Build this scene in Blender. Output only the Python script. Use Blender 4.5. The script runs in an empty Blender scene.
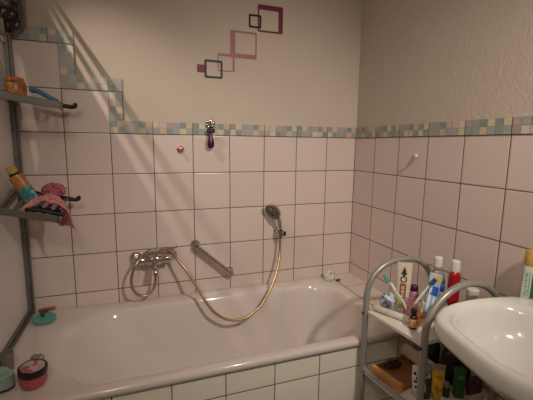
import bpy, bmesh, math, random
from mathutils import Vector, Matrix, noise
random.seed(7)
S = bpy.context.scene
COL = S.collection
PI = math.pi
TOP = 1.436          # height of the last full tile joint (under the mosaic border)
T = 0.2              # tile size
BH = 0.0625          # border height

# ------------------------------------------------------------------ materials
def newmat(name):
    m = bpy.data.materials.new(name); m.use_nodes = True
    nt = m.node_tree; b = nt.nodes['Principled BSDF']
    return m, nt, b
def mat(name, col, rough=.5, metal=0, vary=.06, scale=40, bump=0, trans=0, alpha=1, coat=0, ior=1.45, sub=0, emit=None):
    m, nt, b = newmat(name)
    n = nt.nodes.new('ShaderNodeTexNoise'); n.inputs['Scale'].default_value = scale; n.inputs['Detail'].default_value = 3
    tc = nt.nodes.new('ShaderNodeTexCoord'); nt.links.new(tc.outputs['Object'], n.inputs['Vector'])
    r = nt.nodes.new('ShaderNodeValToRGB')
    r.color_ramp.elements[0].position = .3; r.color_ramp.elements[1].position = .7
    r.color_ramp.elements[0].color = tuple(max(0, c*(1-vary)) for c in col)+(1,)
    r.color_ramp.elements[1].color = tuple(min(1, c*(1+vary)) for c in col)+(1,)
    nt.links.new(n.outputs['Fac'], r.inputs['Fac']); nt.links.new(r.outputs['Color'], b.inputs['Base Color'])
    b.inputs['Roughness'].default_value = rough; b.inputs['Metallic'].default_value = metal
    b.inputs['Transmission Weight'].default_value = trans; b.inputs['Alpha'].default_value = alpha
    b.inputs['Coat Weight'].default_value = coat; b.inputs['IOR'].default_value = ior
    if sub: b.inputs['Subsurface Weight'].default_value = sub; b.inputs['Subsurface Scale'].default_value = .01
    if emit: b.inputs['Emission Color'].default_value = emit[0]+(1,); b.inputs['Emission Strength'].default_value = emit[1]
    if bump:
        bp = nt.nodes.new('ShaderNodeBump'); bp.inputs['Strength'].default_value = bump; bp.inputs['Distance'].default_value = .004
        nt.links.new(n.outputs['Fac'], bp.inputs['Height']); nt.links.new(bp.outputs['Normal'], b.inputs['Normal'])
    return m
def tile_mat(name, ua, va, uo, vo, col, grout, rough=.22, gw=.0042):
    """square glazed tiles with dark joints on the plane of object axes ua, va"""
    m, nt, b = newmat(name); N = nt.nodes.new; L = nt.links.new
    tc = N('ShaderNodeTexCoord'); sp = N('ShaderNodeSeparateXYZ'); L(tc.outputs['Object'], sp.inputs[0])
    def mth(op, a, bb=None):
        x = N('ShaderNodeMath'); x.operation = op
        for i, v in enumerate((a, bb)):
            if v is None: continue
            if isinstance(v, (int, float)): x.inputs[i].default_value = v
            else: L(v, x.inputs[i])
        return x.outputs[0]
    ds, ids = [], []
    for ax, off in ((ua, uo), (va, vo)):
        t = mth('DIVIDE', mth('SUBTRACT', sp.outputs[ax], off), T)
        ids.append(mth('FLOOR', t))
        ds.append(mth('MULTIPLY', mth('PINGPONG', t, .5), T))
    d = mth('MINIMUM', ds[0], ds[1])
    mr = N('ShaderNodeMapRange'); L(d, mr.inputs[0]); mr.inputs[1].default_value = gw*.35; mr.inputs[2].default_value = gw*.62
    cb = N('ShaderNodeCombineXYZ'); L(ids[0], cb.inputs[0]); L(ids[1], cb.inputs[1])
    wn = N('ShaderNodeTexWhiteNoise'); L(cb.outputs[0], wn.inputs[0])
    tr = N('ShaderNodeMix'); tr.data_type = 'RGBA'; L(wn.outputs[0], tr.inputs[0])
    tr.inputs[6].default_value = tuple(c*.965 for c in col)+(1,); tr.inputs[7].default_value = tuple(min(1, c*1.02) for c in col)+(1,)
    ns = N('ShaderNodeTexNoise'); ns.inputs['Scale'].default_value = 9; ns.inputs['Detail'].default_value = 4; L(tc.outputs['Object'], ns.inputs['Vector'])
    gr = N('ShaderNodeMix'); gr.data_type = 'RGBA'; L(ns.outputs[0], gr.inputs[0])
    gr.inputs[6].default_value = tuple(c*.7 for c in grout)+(1,); gr.inputs[7].default_value = tuple(c*1.35 for c in grout)+(1,)
    mx = N('ShaderNodeMix'); mx.data_type = 'RGBA'; L(mr.outputs[0], mx.inputs[0]); L(gr.outputs[2], mx.inputs[6]); L(tr.outputs[2], mx.inputs[7])
    L(mx.outputs[2], b.inputs['Base Color'])
    rr = N('ShaderNodeMapRange'); L(mr.outputs[0], rr.inputs[0]); rr.inputs[3].default_value = .8; rr.inputs[4].default_value = rough
    L(rr.outputs[0], b.inputs['Roughness'])
    ed = N('ShaderNodeMapRange'); L(d, ed.inputs[0]); ed.inputs[1].default_value = gw*.3; ed.inputs[2].default_value = gw*1.4
    hs = N('ShaderNodeMath'); hs.operation = 'MULTIPLY_ADD'; L(ns.outputs[0], hs.inputs[0]); hs.inputs[1].default_value = .12; L(ed.outputs[0], hs.inputs[2])
    bp = N('ShaderNodeBump'); bp.inputs['Strength'].default_value = .5; bp.inputs['Distance'].default_value = .002
    L(hs.outputs[0], bp.inputs['Height']); L(bp.outputs[0], b.inputs['Normal'])
    return m
def plaster_mat(name, col, bump, scale):
    m, nt, b = newmat(name); N = nt.nodes.new; L = nt.links.new
    tc = N('ShaderNodeTexCoord')
    n1 = N('ShaderNodeTexNoise'); n1.inputs['Scale'].default_value = scale; n1.inputs['Detail'].default_value = 6; n1.inputs['Roughness'].default_value = .65
    n2 = N('ShaderNodeTexNoise'); n2.inputs['Scale'].default_value = 2.2; n2.inputs['Detail'].default_value = 3
    L(tc.outputs['Object'], n1.inputs['Vector']); L(tc.outputs['Object'], n2.inputs['Vector'])
    r = N('ShaderNodeValToRGB'); L(n2.outputs['Fac'], r.inputs['Fac'])
    r.color_ramp.elements[0].position = .3; r.color_ramp.elements[1].position = .7
    r.color_ramp.elements[0].color = tuple(c*.95 for c in col)+(1,); r.color_ramp.elements[1].color = tuple(c*1.02 for c in col)+(1,)
    L(r.outputs['Color'], b.inputs['Base Color']); b.inputs['Roughness'].default_value = .9
    bp = N('ShaderNodeBump'); bp.inputs['Strength'].default_value = bump; bp.inputs['Distance'].default_value = .006
    L(n1.outputs['Fac'], bp.inputs['Height']); L(bp.outputs[0], b.inputs['Normal'])
    return m
def attr_mat(name, rough=.3):
    m, nt, b = newmat(name)
    a = nt.nodes.new('ShaderNodeAttribute'); a.attribute_name = 'Col'
    n = nt.nodes.new('ShaderNodeTexNoise'); n.inputs['Scale'].default_value = 60
    tc = nt.nodes.new('ShaderNodeTexCoord'); nt.links.new(tc.outputs['Object'], n.inputs['Vector'])
    hs = nt.nodes.new('ShaderNodeHueSaturation'); nt.links.new(a.outputs['Color'], hs.inputs['Color'])
    mr = nt.nodes.new('ShaderNodeMapRange'); nt.links.new(n.outputs['Fac'], mr.inputs[0]); mr.inputs[3].default_value = .85; mr.inputs[4].default_value = 1.15
    nt.links.new(mr.outputs[0], hs.inputs['Value']); nt.links.new(hs.outputs[0], b.inputs['Base Color'])
    b.inputs['Roughness'].default_value = rough
    return m
def voronoi_mat(name, stops, scale=35, rough=.6, feature='F1'):
    m, nt, b = newmat(name)
    v = nt.nodes.new('ShaderNodeTexVoronoi'); v.inputs['Scale'].default_value = scale
    tc = nt.nodes.new('ShaderNodeTexCoord'); nt.links.new(tc.outputs['Object'], v.inputs['Vector'])
    r = nt.nodes.new('ShaderNodeValToRGB'); r.color_ramp.interpolation = 'CONSTANT'
    sp = nt.nodes.new('ShaderNodeSeparateColor'); nt.links.new(v.outputs['Color'], sp.inputs[0]); nt.links.new(sp.outputs[0], r.inputs['Fac'])
    e = r.color_ramp.elements
    while len(e) < len(stops): e.new(.5)
    for i, (p, c) in enumerate(stops): e[i].position = p; e[i].color = c+(1,)
    nt.links.new(r.outputs['Color'], b.inputs['Base Color']); b.inputs['Roughness'].default_value = rough
    return m
def wood_mat(name, c1, c2, rough=.45):
    m, nt, b = newmat(name)
    w = nt.nodes.new('ShaderNodeTexNoise'); w.inputs['Scale'].default_value = 6; w.inputs['Detail'].default_value = 6
    tc = nt.nodes.new('ShaderNodeTexCoord'); mp = nt.nodes.new('ShaderNodeMapping'); mp.inputs['Scale'].default_value = (8, 1.2, 8)
    nt.links.new(tc.outputs['Object'], mp.inputs[0]); nt.links.new(mp.outputs[0], w.inputs['Vector'])
    r = nt.nodes.new('ShaderNodeValToRGB'); r.color_ramp.elements[0].position = .35; r.color_ramp.elements[1].position = .65
    r.color_ramp.elements[0].color = c1+(1,); r.color_ramp.elements[1].color = c2+(1,)
    nt.links.new(w.outputs['Fac'], r.inputs['Fac']); nt.links.new(r.outputs['Color'], b.inputs['Base Color']); b.inputs['Roughness'].default_value = rough
    return m

TILE = (.72, .605, .565); GROUT = (.115, .062, .038)
M = {
 'tile_back': tile_mat('tile_back', 0, 2, 0, TOP, TILE, GROUT),
 'tile_right': tile_mat('tile_right', 1, 2, 0, TOP, TILE, GROUT),
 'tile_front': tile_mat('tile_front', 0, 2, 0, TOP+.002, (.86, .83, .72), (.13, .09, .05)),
 'tile_ledge': tile_mat('tile_ledge', 0, 1, -.1525, -.0, TILE, GROUT),
 'plaster_back': plaster_mat('plaster_back', (.60, .515, .44), .25, 35),
 'plaster_right': plaster_mat('plaster_right', (.58, .50, .435), .55, 75),
 'ceiling': plaster_mat('ceiling', (.75, .7, .63), .2, 30),
 'floor': tile_mat('floor_tiles', 0, 1, .1, .1, (.30, .27, .24), (.1, .08, .06), .4),
 'border': attr_mat('mosaic'),
 'joint': mat('joint', (.09, .05, .03), .9),
 'enamel': mat('enamel', (.71, .635, .60), .12, vary=.012, scale=3, coat=.3),
 'ceramic': mat('ceramic', (.80, .81, .775), .16, vary=.01, scale=4, coat=1),
 'chrome': mat('chrome', (.62, .59, .56), .16, 1, .05),
 'gold': mat('brass_hose', (.50, .37, .20), .33, .9, .12, 300),
 'brass': mat('brass', (.55, .22, .12), .3, .9),
 'alu': mat('aluminium', (.20, .19, .17), .42, .55, .06, 60),
 'alu_dark': mat('aluminium_dark', (.16, .15, .13), .45, .5),
 'screen': mat('screen_panel', (.84, .80, .79), .3, vary=.03, scale=4),
 'blackpl': mat('black_plastic', (.012, .010, .010), .35),
 'darkgrey': mat('dark_grey_rubber', (.045, .04, .036), .5, 0, .5, 420),
 'grey_tube': mat('grey_lacquered_tube', (.36, .35, .325), .35, .35, .04),
 'whitepl': mat('white_plastic', (.78, .76, .70), .4),
 'board': mat('white_shelf_board', (.76, .72, .66), .45),
 'orange': mat('orange_plastic', (.62, .16, .02), .35, sub=.2, vary=.15),
 'teal': mat('turquoise_plastic', (.10, .37, .32), .35),
 'teal_label': voronoi_mat('teal_label', [(0, (.04, .20, .23)), (.45, (.08, .30, .33)), (.75, (.30, .40, .40))], 75),
 'blue': mat('blue_plastic', (.03, .22, .34), .4),
 'pink': mat('pink_mesh', (.60, .24, .25), .8, 0, .35, 120, .9),
 'pinkdark': mat('pink_puff', (.48, .14, .19), .8, 0, .5, 110, 1),
 'amber': mat('amber_liquid', (.46, .19, .06), .25, vary=.25),
 'yellowcap': mat('dull_yellow_cap', (.55, .36, .08), .4, vary=.15),
 'jarpink': mat('pink_jar', (.50, .10, .12), .3, vary=.2, scale=60),
 'jarlid': mat('jar_lid', (.016, .008, .009), .35),
 'jarprint': voronoi_mat('jar_print', [(0, (.45, .33, .32)), (.4, (.38, .10, .14)), (.7, (.55, .42, .40))], 45),
 'silver': voronoi_mat('silver_facets', [(0, (.30, .28, .28)), (.5, (.12, .11, .12)), (.8, (.55, .52, .5))], 150, .35),
 'palegreen': mat('pale_green_plastic', (.30, .43, .38), .35, vary=.08),
 'greige': mat('grey_clear_plastic', (.34, .31, .27), .3, vary=.1, trans=.25),
 'purple': mat('purple_plastic', (.045, .008, .055), .25),
 'magenta': mat('magenta_vinyl', (.18, .010, .048), .5),
 'mauve': mat('mauve_vinyl', (.37, .14, .16), .5),
 'black_vinyl': mat('black_vinyl', (.006, .003, .004), .5),
 'wood': wood_mat('brown_wood', (.20, .075, .022), (.30, .125, .04)),
 'wood_rim': wood_mat('orange_wood', (.60, .27, .09), (.72, .36, .14)),
 'cream': mat('cream_paper', (.66, .57, .45), .7, vary=.05),
 'brownglass': mat('brown_glass', (.05, .018, .008), .12),
 'orangelabel': mat('orange_label', (.62, .34, .16), .6, vary=.12, scale=150),
 'red': mat('red_liquid', (.36, .008, .010), .15, coat=.5, vary=.3, scale=25),
 'clear': mat('clear_plastic', (.70, .67, .65), .12, trans=.75, vary=.02, ior=1.2),
 'tumbler': mat('pink_clear_plastic', (.75, .42, .42), .15, trans=.7, ior=1.2),
 'ltblue': mat('light_blue_plastic', (.25, .45, .62), .35),
 'royal': mat('royal_blue', (.015, .07, .40), .35),
 'bluewhite': voronoi_mat('blue_white_wrap', [(0, (.62, .66, .72)), (.5, (.10, .16, .42)), (.72, (.55, .60, .70))], 75, .45),
 'yellow': mat('yellow_print', (.74, .46, .035), .4, vary=.12, scale=25),
 'yellowprint': voronoi_mat('yellow_lower_print', [(0, (.70, .42, .03)), (.6, (.55, .22, .02)), (.85, (.30, .14, .02))], 70, .4),
 'lilac': mat('lilac_silver_foil', (.42, .36, .42), .3, .4, .2),
 'greenbox': mat('green_carton', (.03, .15, .035), .5, vary=.15),
 'greenprint': mat('light_green_print', (.30, .50, .25), .5),
 'greentube': mat('dark_green_print', (.02, .16, .06), .4),
 'mintlabel': mat('pale_mint_label', (.62, .72, .60), .5),
 'floral': voronoi_mat('dark_floral_cloth', [(0, (.012, .010, .012)), (.55, (.07, .012, .03)), (.72, (.22, .10, .05)), (.82, (.012, .05, .03)), (.9, (.30, .18, .14))], 48, .8),
 'purplebox': voronoi_mat('purple_dotted_print', [(0, (.10, .015, .06)), (.55, (.25, .05, .12)), (.8, (.04, .01, .03))], 110, .5),
 'zebra': voronoi_mat('black_white_print', [(0, (.03, .03, .03)), (.45, (.52, .50, .47)), (.62, (.05, .05, .04)), (.85, (.30, .30, .24))], 65, .5),
 'darkgreen': mat('dark_green_glass', (.02, .05, .03), .2),
 'printdark': mat('dark_brown_print', (.05, .025, .015), .5),
 'printbrown': mat('brown_print', (.28, .09, .03), .5),
 'meshgrey': voronoi_mat('black_grey_mesh', [(0, (.012, .010, .011)), (.5, (.09, .085, .08)), (.7, (.02, .015, .015)), (.88, (.25, .23, .21))], 70, .7),
 'pinkcap': mat('pink_purple_plastic', (.45, .20, .32), .4),
 'limebrush': mat('lime_green_plastic', (.50, .55, .12), .4),
 'aqua': mat('aqua_plastic', (.05, .42, .38), .4),
 'fish': voronoi_mat('white_green_sponge', [(0, (.66, .62, .48)), (.6, (.72, .70, .60)), (.80, (.16, .17, .12))], 130, .7),
 'sage': mat('sage_green_rubber', (.33, .38, .29), .6),
 'lamp': mat('lamp_glass', (.9, .85, .75), .4, emit=((1, .80, .58), 3)),
}

# ------------------------------------------------------------------ mesh helpers
ROOT = {}
def obj(name, bm, m, parent=None, world=True, smooth=True, sharp=40, bevel=0, subsurf=0):
    """link one mesh object; when world is True the vertices are world coordinates"""
    bmesh.ops.recalc_face_normals(bm, faces=bm.faces)
    if world and parent is not None and parent.name in ROOT:
        bmesh.ops.translate(bm, verts=bm.verts, vec=-ROOT[parent.name])
    me = bpy.data.meshes.new(name); bm.to_mesh(me); bm.free()
    if isinstance(m, (list, tuple)):
        for k in m: me.materials.append(M[k])
    else: me.materials.append(M[m])
    if smooth: me.shade_smooth()
    o = bpy.data.objects.new(name, me); COL.objects.link(o)
    if parent is not None:
        o.parent = parent
        if parent.name in ROOT: ROOT[o.name] = ROOT[parent.name]
    if bevel:
        md = o.modifiers.new('bevel', 'BEVEL'); md.width = bevel; md.segments = 2; md.limit_method = 'ANGLE'; md.angle_limit = math.radians(35)
    if subsurf:
        md = o.modifiers.new('sub', 'SUBSURF'); md.levels = subsurf; md.render_levels = subsurf
    if smooth and not subsurf:
        try:
            bm2 = bmesh.new(); bm2.from_mesh(me)
            for e in bm2.edges:
                if len(e.link_faces) == 2 and e.calc_face_angle(0) > math.radians(sharp): e.smooth = False
            bm2.to_mesh(me); bm2.free()
        except Exception: pass
    return o
def tag(o, label, cat, group=None):
    o['label'] = label; o['category'] = cat
    if group: o['group'] = group
    return o
def struct(o): o['kind'] = 'structure'; return o
def thing(name, label, cat, loc, group=None, axis=None, rotz=0):
    o = bpy.data.objects.new(name, None); COL.objects.link(o); o.empty_display_size = .02
    o.location = loc
    if axis is not None:
        q = Vector((0, 0, 1)).rotation_difference(Vector(axis).normalized())
        o.rotation_mode = 'XYZ'; o.rotation_euler = (q.to_matrix() @ Matrix.Rotation(rotz, 3, 'Z')).to_euler()
    else: o.rotation_euler = (0, 0, rotz)
    ROOT[o.name] = Vector(loc)
    return tag(o, label, cat, group)
def B(): return bmesh.new()
def box(bm, lo, hi, mtx=None):
    vs = [bm.verts.new((x, y, z)) for x in (lo[0], hi[0]) for y in (lo[1], hi[1]) for z in (lo[2], hi[2])]
    for f in ((0, 1, 3, 2), (4, 6, 7, 5), (0, 4, 5, 1), (2, 3, 7, 6), (0, 2, 6, 4), (1, 5, 7, 3)):
        bm.faces.new([vs[i] for i in f])
    if mtx is not None: bmesh.ops.transform(bm, matrix=mtx, verts=vs)
    return bm
def ringloft(bm, rings, cap0=True, cap1=True, closed=True):
    R = [[bm.verts.new(p) for p in r] for r in rings]
    n = len(R[0])
    for a, b in zip(R, R[1:]):
        for i in range(n if closed else n-1):
            j = (i+1) % n
            try: bm.faces.new((a[i], a[j], b[j], b[i]))
            except ValueError: pass
    if cap0: bm.faces.new(R[0][::-1])
    if cap1: bm.faces.new(R[-1])
    return R
def lathe(bm, prof, seg=28, sx=1, sy=1, mtx=None, cap0=True, cap1=True):
    rings = []
    for r, z in prof:
        ring = [Vector((r*sx*math.cos(2*PI*i/seg), r*sy*math.sin(2*PI*i/seg), z)) for i in range(seg)]
        rings.append([mtx @ p for p in ring] if mtx is not None else ring)
    ringloft(bm, rings, cap0, cap1)
    return bm
def smooth_path(pts, n=8):
    P = [Vector(p) for p in pts]; out = []
    for i in range(len(P)-1):
        p0 = P[max(i-1, 0)]; p1 = P[i]; p2 = P[i+1]; p3 = P[min(i+2, len(P)-1)]
        for k in range(n):
            t = k/n
            out.append(.5*((2*p1)+(p2-p0)*t+(2*p0-5*p1+4*p2-p3)*t*t+(3*p1-p0-3*p2+p3)*t**3))
    out.append(P[-1]); return out
def tube(bm, pts, r, seg=12, rads=None, cap=True):
    P = [Vector(p) for p in pts]; rings = []
    t0 = (P[1]-P[0]).normalized()
    up = Vector((0, 0, 1)) if abs(t0.z) < .9 else Vector((1, 0, 0))
    nrm = t0.cross(up).normalized()
    for i, p in enumerate(P):
        t = (P[min(i+1, len(P)-1)]-P[max(i-1, 0)]).normalized()
        nrm = (nrm-t*nrm.dot(t)).normalized(); bn = t.cross(nrm)
        rr = rads[i] if rads else r
        rings.append([p+(nrm*math.cos(2*PI*k/seg)+bn*math.sin(2*PI*k/seg))*rr for k in range(seg)])
    ringloft(bm, rings, cap, cap)
    return bm
def bar(bm, a, b, w, h, up=(0, 0, 1)):
    a = Vector(a); b = Vector(b); d = b-a; L = d.length; x = d.normalized()
    y = Vector(up).cross(x).normalized(); z = x.cross(y)
    m = Matrix((x, y, z)).transposed().to_4x4(); m.translation = a
    return box(bm, (0, -w/2, -h/2), (L, w/2, h/2), m)
def axis_mtx(loc, axis):
    q = Vector((0, 0, 1)).rotation_difference(Vector(axis).normalized())
    m = q.to_matrix().to_4x4(); m.translation = Vector(loc); return m
def rrect(cx, cy, hx, hy, rad, z, nc=8, ns=6):
    """rounded rectangle ring; rad = radii of corners (+x+y, -x+y, -x-y, +x-y)"""
    if isinstance(rad, (int, float)): rad = [rad]*4
    out = []
    corners = [(1, 1, 0), (-1, 1, PI/2), (-1, -1, PI), (1, -1, 1.5*PI)]
    arcs = []
    for (sx, sy, a0), r in zip(corners, rad):
        c = (cx+sx*(hx-r), cy+sy*(hy-r))
        arcs.append([Vector((c[0]+r*math.cos(a0+PI/2*k/nc), c[1]+r*math.sin(a0+PI/2*k/nc), z)) for k in range(nc+1)])
    for i in range(4):
        out += arcs[i]
        p, q = arcs[i][-1], arcs[(i+1) % 4][0]
        out += [p.lerp(q, k/ns) for k in range(1, ns)]
    return out
def blob(bm, c, r, sub=3, amp=.25, freq=30, scale=(1, 1, 1), ridge=False):
    res = bmesh.ops.create_icosphere(bm, subdivisions=sub, radius=1)
    for v in res['verts']:
        d = v.co.normalized(); q = Vector(c)+Vector((d.x*scale[0], d.y*scale[1], d.z*scale[2]))*r
        n = noise.noise(q*freq)
        if ridge: n = 1-2*abs(n)
        v.co = Vector(c)+Vector((d.x*scale[0], d.y*scale[1], d.z*scale[2]))*r*(1+amp*n)
    return bm

# ------------------------------------------------------------------ the setting
o = struct(obj('wall_back', box(B(), (-1.87, .008, 0), (.12, .12, 2.5)), 'plaster_back', smooth=False))
bm = B()
box(bm, (-1.85, 0, 0), (0, .009, TOP)); box(bm, (-1.85, 0, TOP), (-1.4, .009, TOP+T)); box(bm, (-1.85, 0, TOP+T), (-1.6, .009, TOP+2*T))
struct(obj('wall_back_tiles', bm, 'tile_back', smooth=False))
struct(obj('wall_right', box(B(), (.008, -2.9, 0), (.12, .008, 2.5)), 'plaster_right', smooth=False))
struct(obj('wall_right_tiles', box(B(), (0, -2.9, 0), (.009, .0, TOP)), 'tile_right', smooth=False))
struct(obj('wall_left', box(B(), (-1.95, -2.9, 0), (-1.85, .12, 2.5)), 'plaster_back', smooth=False))
struct(obj('floor', box(B(), (-1.95, -2.9, -.1), (.12, .12, 0)), 'floor', smooth=False))
struct(obj('ceiling', box(B(), (-1.95, -2.9, 2.5), (.12, .12, 2.6)), 'ceiling', smooth=False))
struct(obj('wall_tub_front', box(B(), (-1.85, -.725, 0), (0, -.705, .536)), 'tile_front', smooth=False))
struct(obj('trim_ledge', box(B(), (-.150, -.7245, .3), (-.0005, -.0005, .566)), 'tile_ledge', smooth=False))

PAL = dict(c=(.60, .53, .40), m=(.43, .345, .335), b=(.36, .385, .39), g=(.25, .32, .30), p=(.58, .42, .32), w=(.60, .55, .50))
PAT = ['gcmbgp', 'cgbmcb', 'pcbmcg', 'mcgbcb', 'cwmbgc', 'gbmwcg']
def border(name, runs):
    bm = B(); cl = bm.loops.layers.float_color.new('Col')
    def quad(P, col):
        f = bm.faces.new([bm.verts.new(p) for p in P])
        for l in f.loops: l[cl] = (*col, 1)
    for (org, du, dv, nrm, length, shift) in runs:
        org, du, dv, nrm = Vector(org), Vector(du), Vector(dv), Vector(nrm)
        c = [org, org+du*length, org+du*length+dv*BH, org+dv*BH]
        quad([p+nrm*.001 for p in c], (.50, .43, .35))                   # grout bed face
        for a, b in zip(range(4), (1, 2, 3, 0)):
            quad([c[a]+nrm*.001, c[b]+nrm*.001, c[b]-nrm*.008, c[a]-nrm*.008], (.40, .34, .28))
        s = T/6; n = int(math.ceil(length/s-.01)); k0 = shift
        for i in range(n):
            for j in range(2):
                u0 = i*s+.0016; u1 = min((i+1)*s, length)-.0016; v0 = j*BH/2+.0016; v1 = (j+1)*BH/2-.0016
                row = PAT[((i+k0)//6*2+j+1) % 6] if ((i+k0)//6) % 3 else PAT[1-j]
                col = PAL[row[(i+k0) % 6]]; f = random.uniform(.9, 1.08)
                quad([org+du*u+dv*v+nrm*.0022 for u, v in ((u0, v0), (u1, v0), (u1, v1), (u0, v1))], tuple(x*f for x in col))
        for i in range(0, n+1, 6):                                       # joint between two border tiles
            u = min(i*s, length)
            if u < .01 or u > length-.01: continue
            quad([org+du*(u+e)+dv*v+nrm*.0026 for e, v in ((-.0014, 0), (.0014, 0), (.0014, BH), (-.0014, BH))], (.09, .05, .03))
        quad([org+du*u+dv*v+nrm*.0026 for u, v in ((0, -.0018), (length, -.0018), (length, .0018), (0, .0018))], (.07, .04, .025))
    return struct(obj(name, bm, 'border', smooth=False))
X, Y, Z = (1, 0, 0), (0, 1, 0), (0, 0, 1)
NB = (0, -1, 0)
border('trim_back', [
  ((-1.4, 0, TOP), X, Z, NB, 1.4, 0),
  ((-1.4+BH, 0, TOP+BH), Z, (-1, 0, 0), NB, T-BH, 3),
  ((-1.6, 0, TOP+T), X, Z, NB, T+BH, 2),
  ((-1.6+BH, 0, TOP+T+BH), Z, (-1, 0, 0), NB, T-BH, 1),
  ((-1.84, 0, TOP+2*T), X, Z, NB, .24+BH, 5)])
border('trim_right', [((0, 0, TOP), (0, -1, 0), Z, (-1, 0, 0), 2.6, 2)])

# ------------------------------------------------------------------ bathtub
bt = thing('bathtub', 'white enamel bathtub built in behind a tiled front', 'bathtub', (-.975, -.37, .536))
bm = B()
ox0, ox1, oy0, oy1 = -1.848, -.152, -.738, -.002
def outer(z, ins, rad): return rrect((ox0+ox1)/2, (oy0+oy1)/2, (ox1-ox0)/2-ins, (oy1-oy0)/2-ins, rad, z)
rings = [outer(.538, .004, .012), outer(.540, 0, .012), outer(.556, 0, .012), outer(.5645, .004, .012), outer(.567, .012, .012)]
def inner(x0, x1, y0, y1, rl, rr, z): return rrect((x0+x1)/2, (y0+y1)/2, (x1-x0)/2, (y1-y0)/2, [rr, rl, rl, rr], z)
rings += [inner(-1.635, -.215, -.695, -.085, .21, .15, .566), inner(-1.615, -.225, -.688, -.092, .21, .15, .562),
          inner(-1.595, -.232, -.682, -.100, .21, .15, .552), inner(-1.565, -.24, -.675, -.108, .21, .15, .525),
          inner(-1.50, -.258, -.66, -.122, .21, .15, .45), inner(-1.42, -.28, -.645, -.138, .20, .15, .34),
          inner(-1.34, -.305, -.625, -.158, .19, .14, .23), inner(-1.27, -.335, -.60, -.18, .17, .13, .175), inner(-1.15, -.40, -.55, -.23, .13, .11, .16)]
ringloft(bm, rings, cap0=False)
obj('basin', bm, 'enamel', bt, sharp=70)

# ------------------------------------------------------------------ shower screen at the tub's end
sc = thing('shower_screen', 'pale smooth bath screen panel in grey metal frame on the tub rim', 'bath screen', (-1.80, -.37, .567))
obj('panel', box(B(), (-1.812, -.70, .58), (-1.804, -.02, 1.815)), 'screen', sc, smooth=False)
bm = B(); box(bm, (-1.82, -.034, .568), (-1.786, -.002, 1.845)); box(bm, (-1.786, -.026, .568), (-1.778, -.010, 1.845))
obj('wall_profile', bm, 'alu', sc, bevel=.002)
bm = B(); box(bm, (-1.82, -.71, .568), (-1.792, -.034, .592)); box(bm, (-1.792, -.71, .568), (-1.782, -.034, .578))
obj('bottom_rail', bm, 'alu', sc, bevel=.002)
obj('top_rail', box(B(), (-1.82, -.71, 1.81), (-1.795, -.034, 1.83)), 'whitepl', sc, bevel=.002)
obj('end_post', box(B(), (-1.82, -.73, .568), (-1.79, -.71, 1.83)), 'alu', sc, bevel=.002)

# ------------------------------------------------------------------ two-tier metal rack
rk = thing('wall_rack', 'grey metal two-tier rack with slatted shelves beside the bath screen', 'rack', (-1.785, -.15, 1.15))
def tier(fz, rz, fx, rx):
    (fz0, fz1), (rz0, rz1) = fz, rz
    x0 = -1.792
    fr = obj('front_rail', bar(B(), (x0, -.33, fz0), (fx, -.33, fz1), .012, .028), 'alu', rk, bevel=.002)
    bm = B(); bar(bm, (fx-.004, -.33, fz1), (fx+.004, -.33, fz1-.001), .016, .032); obj('end_cap', bm, 'alu_dark', rk, bevel=.002)
    rr = obj('rear_rail', bar(B(), (x0, -.10, rz0), (rx, -.10, rz1), .012, .018), 'blackpl', rk, bevel=.002)
    bm = B(); tube(bm, smooth_path([(rx-.03, -.10, rz1+.004), (rx, -.10, rz1+.001), (rx+.012, -.10, rz1+.006), (rx+.010, -.10, rz1+.018)], 5), .009, 10)
    obj('hook_end', bm, 'blackpl', rk)
    obj('side_rail', bar(B(), (x0+.006, -.335, fz0), (x0+.006, -.095, rz0), .012, .022), 'alu', rk, bevel=.002)
    for k in range(6):
        t = (k+.6)/6.6
        f = Vector((x0, -.33, fz0)).lerp(Vector((fx, -.33, fz1)), t); r = Vector((x0, -.10, rz0)).lerp(Vector((rx, -.10, rz1)), t)
        obj('slat', bar(B(), f+Vector((0, 0, .004)), r+Vector((0, 0, .002)), .016, .006), 'alu', rk, bevel=.001)
    bm = B(); box(bm, (-1.80, -.05, rz0-.03), (-1.770, -.005, rz0+.02)); bar(bm, (-1.785, -.045, rz0-.004), (-1.785, -.10, rz0-.002), .014, .02)
    obj('clamp', bm, 'alu_dark', rk, bevel=.003)
tier((1.566, 1.531), (1.585, 1.545), -1.552, -1.545)
tier((1.128, 1.083), (1.183, 1.127), -1.590, -1.556)

x0 = -1.792                                   # added top tier, mostly out of view, cuts the light into wall streaks
obj('top_rail', bar(B(), (x0, -.055, 2.092), (-1.632, -.055, 2.092), .010, .012), 'alu', rk, bevel=.002)
obj('side_rail', bar(B(), (x0+.006, -.57, 2.085), (x0+.006, -.05, 2.085), .010, .014), 'alu', rk, bevel=.002)
for xx, ww in ((-1.765, .040), (-1.7265, .037), (-1.698, .0195), (-1.670, .0095), (-1.6445, .013)):  # slat widths and gaps shaped for the bright and dark bands they cast
    obj('streak_slat', bar(B(), (xx, -.56, 2.083), (xx, -.05, 2.083), ww, .004), 'alu', rk)
bm = B(); box(bm, (-1.80, -.05, 2.03), (-1.770, -.005, 2.075)); bar(bm, (-1.785, -.045, 2.070), (-1.785, -.10, 2.076), .014, .02)
obj('clamp', bm, 'alu_dark', rk, bevel=.003)
obj('upright_pole', tube(B(), [(-1.785, -.022, 1.845), (-1.785, -.022, 2.5)], .012, 14), 'alu', rk)
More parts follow.
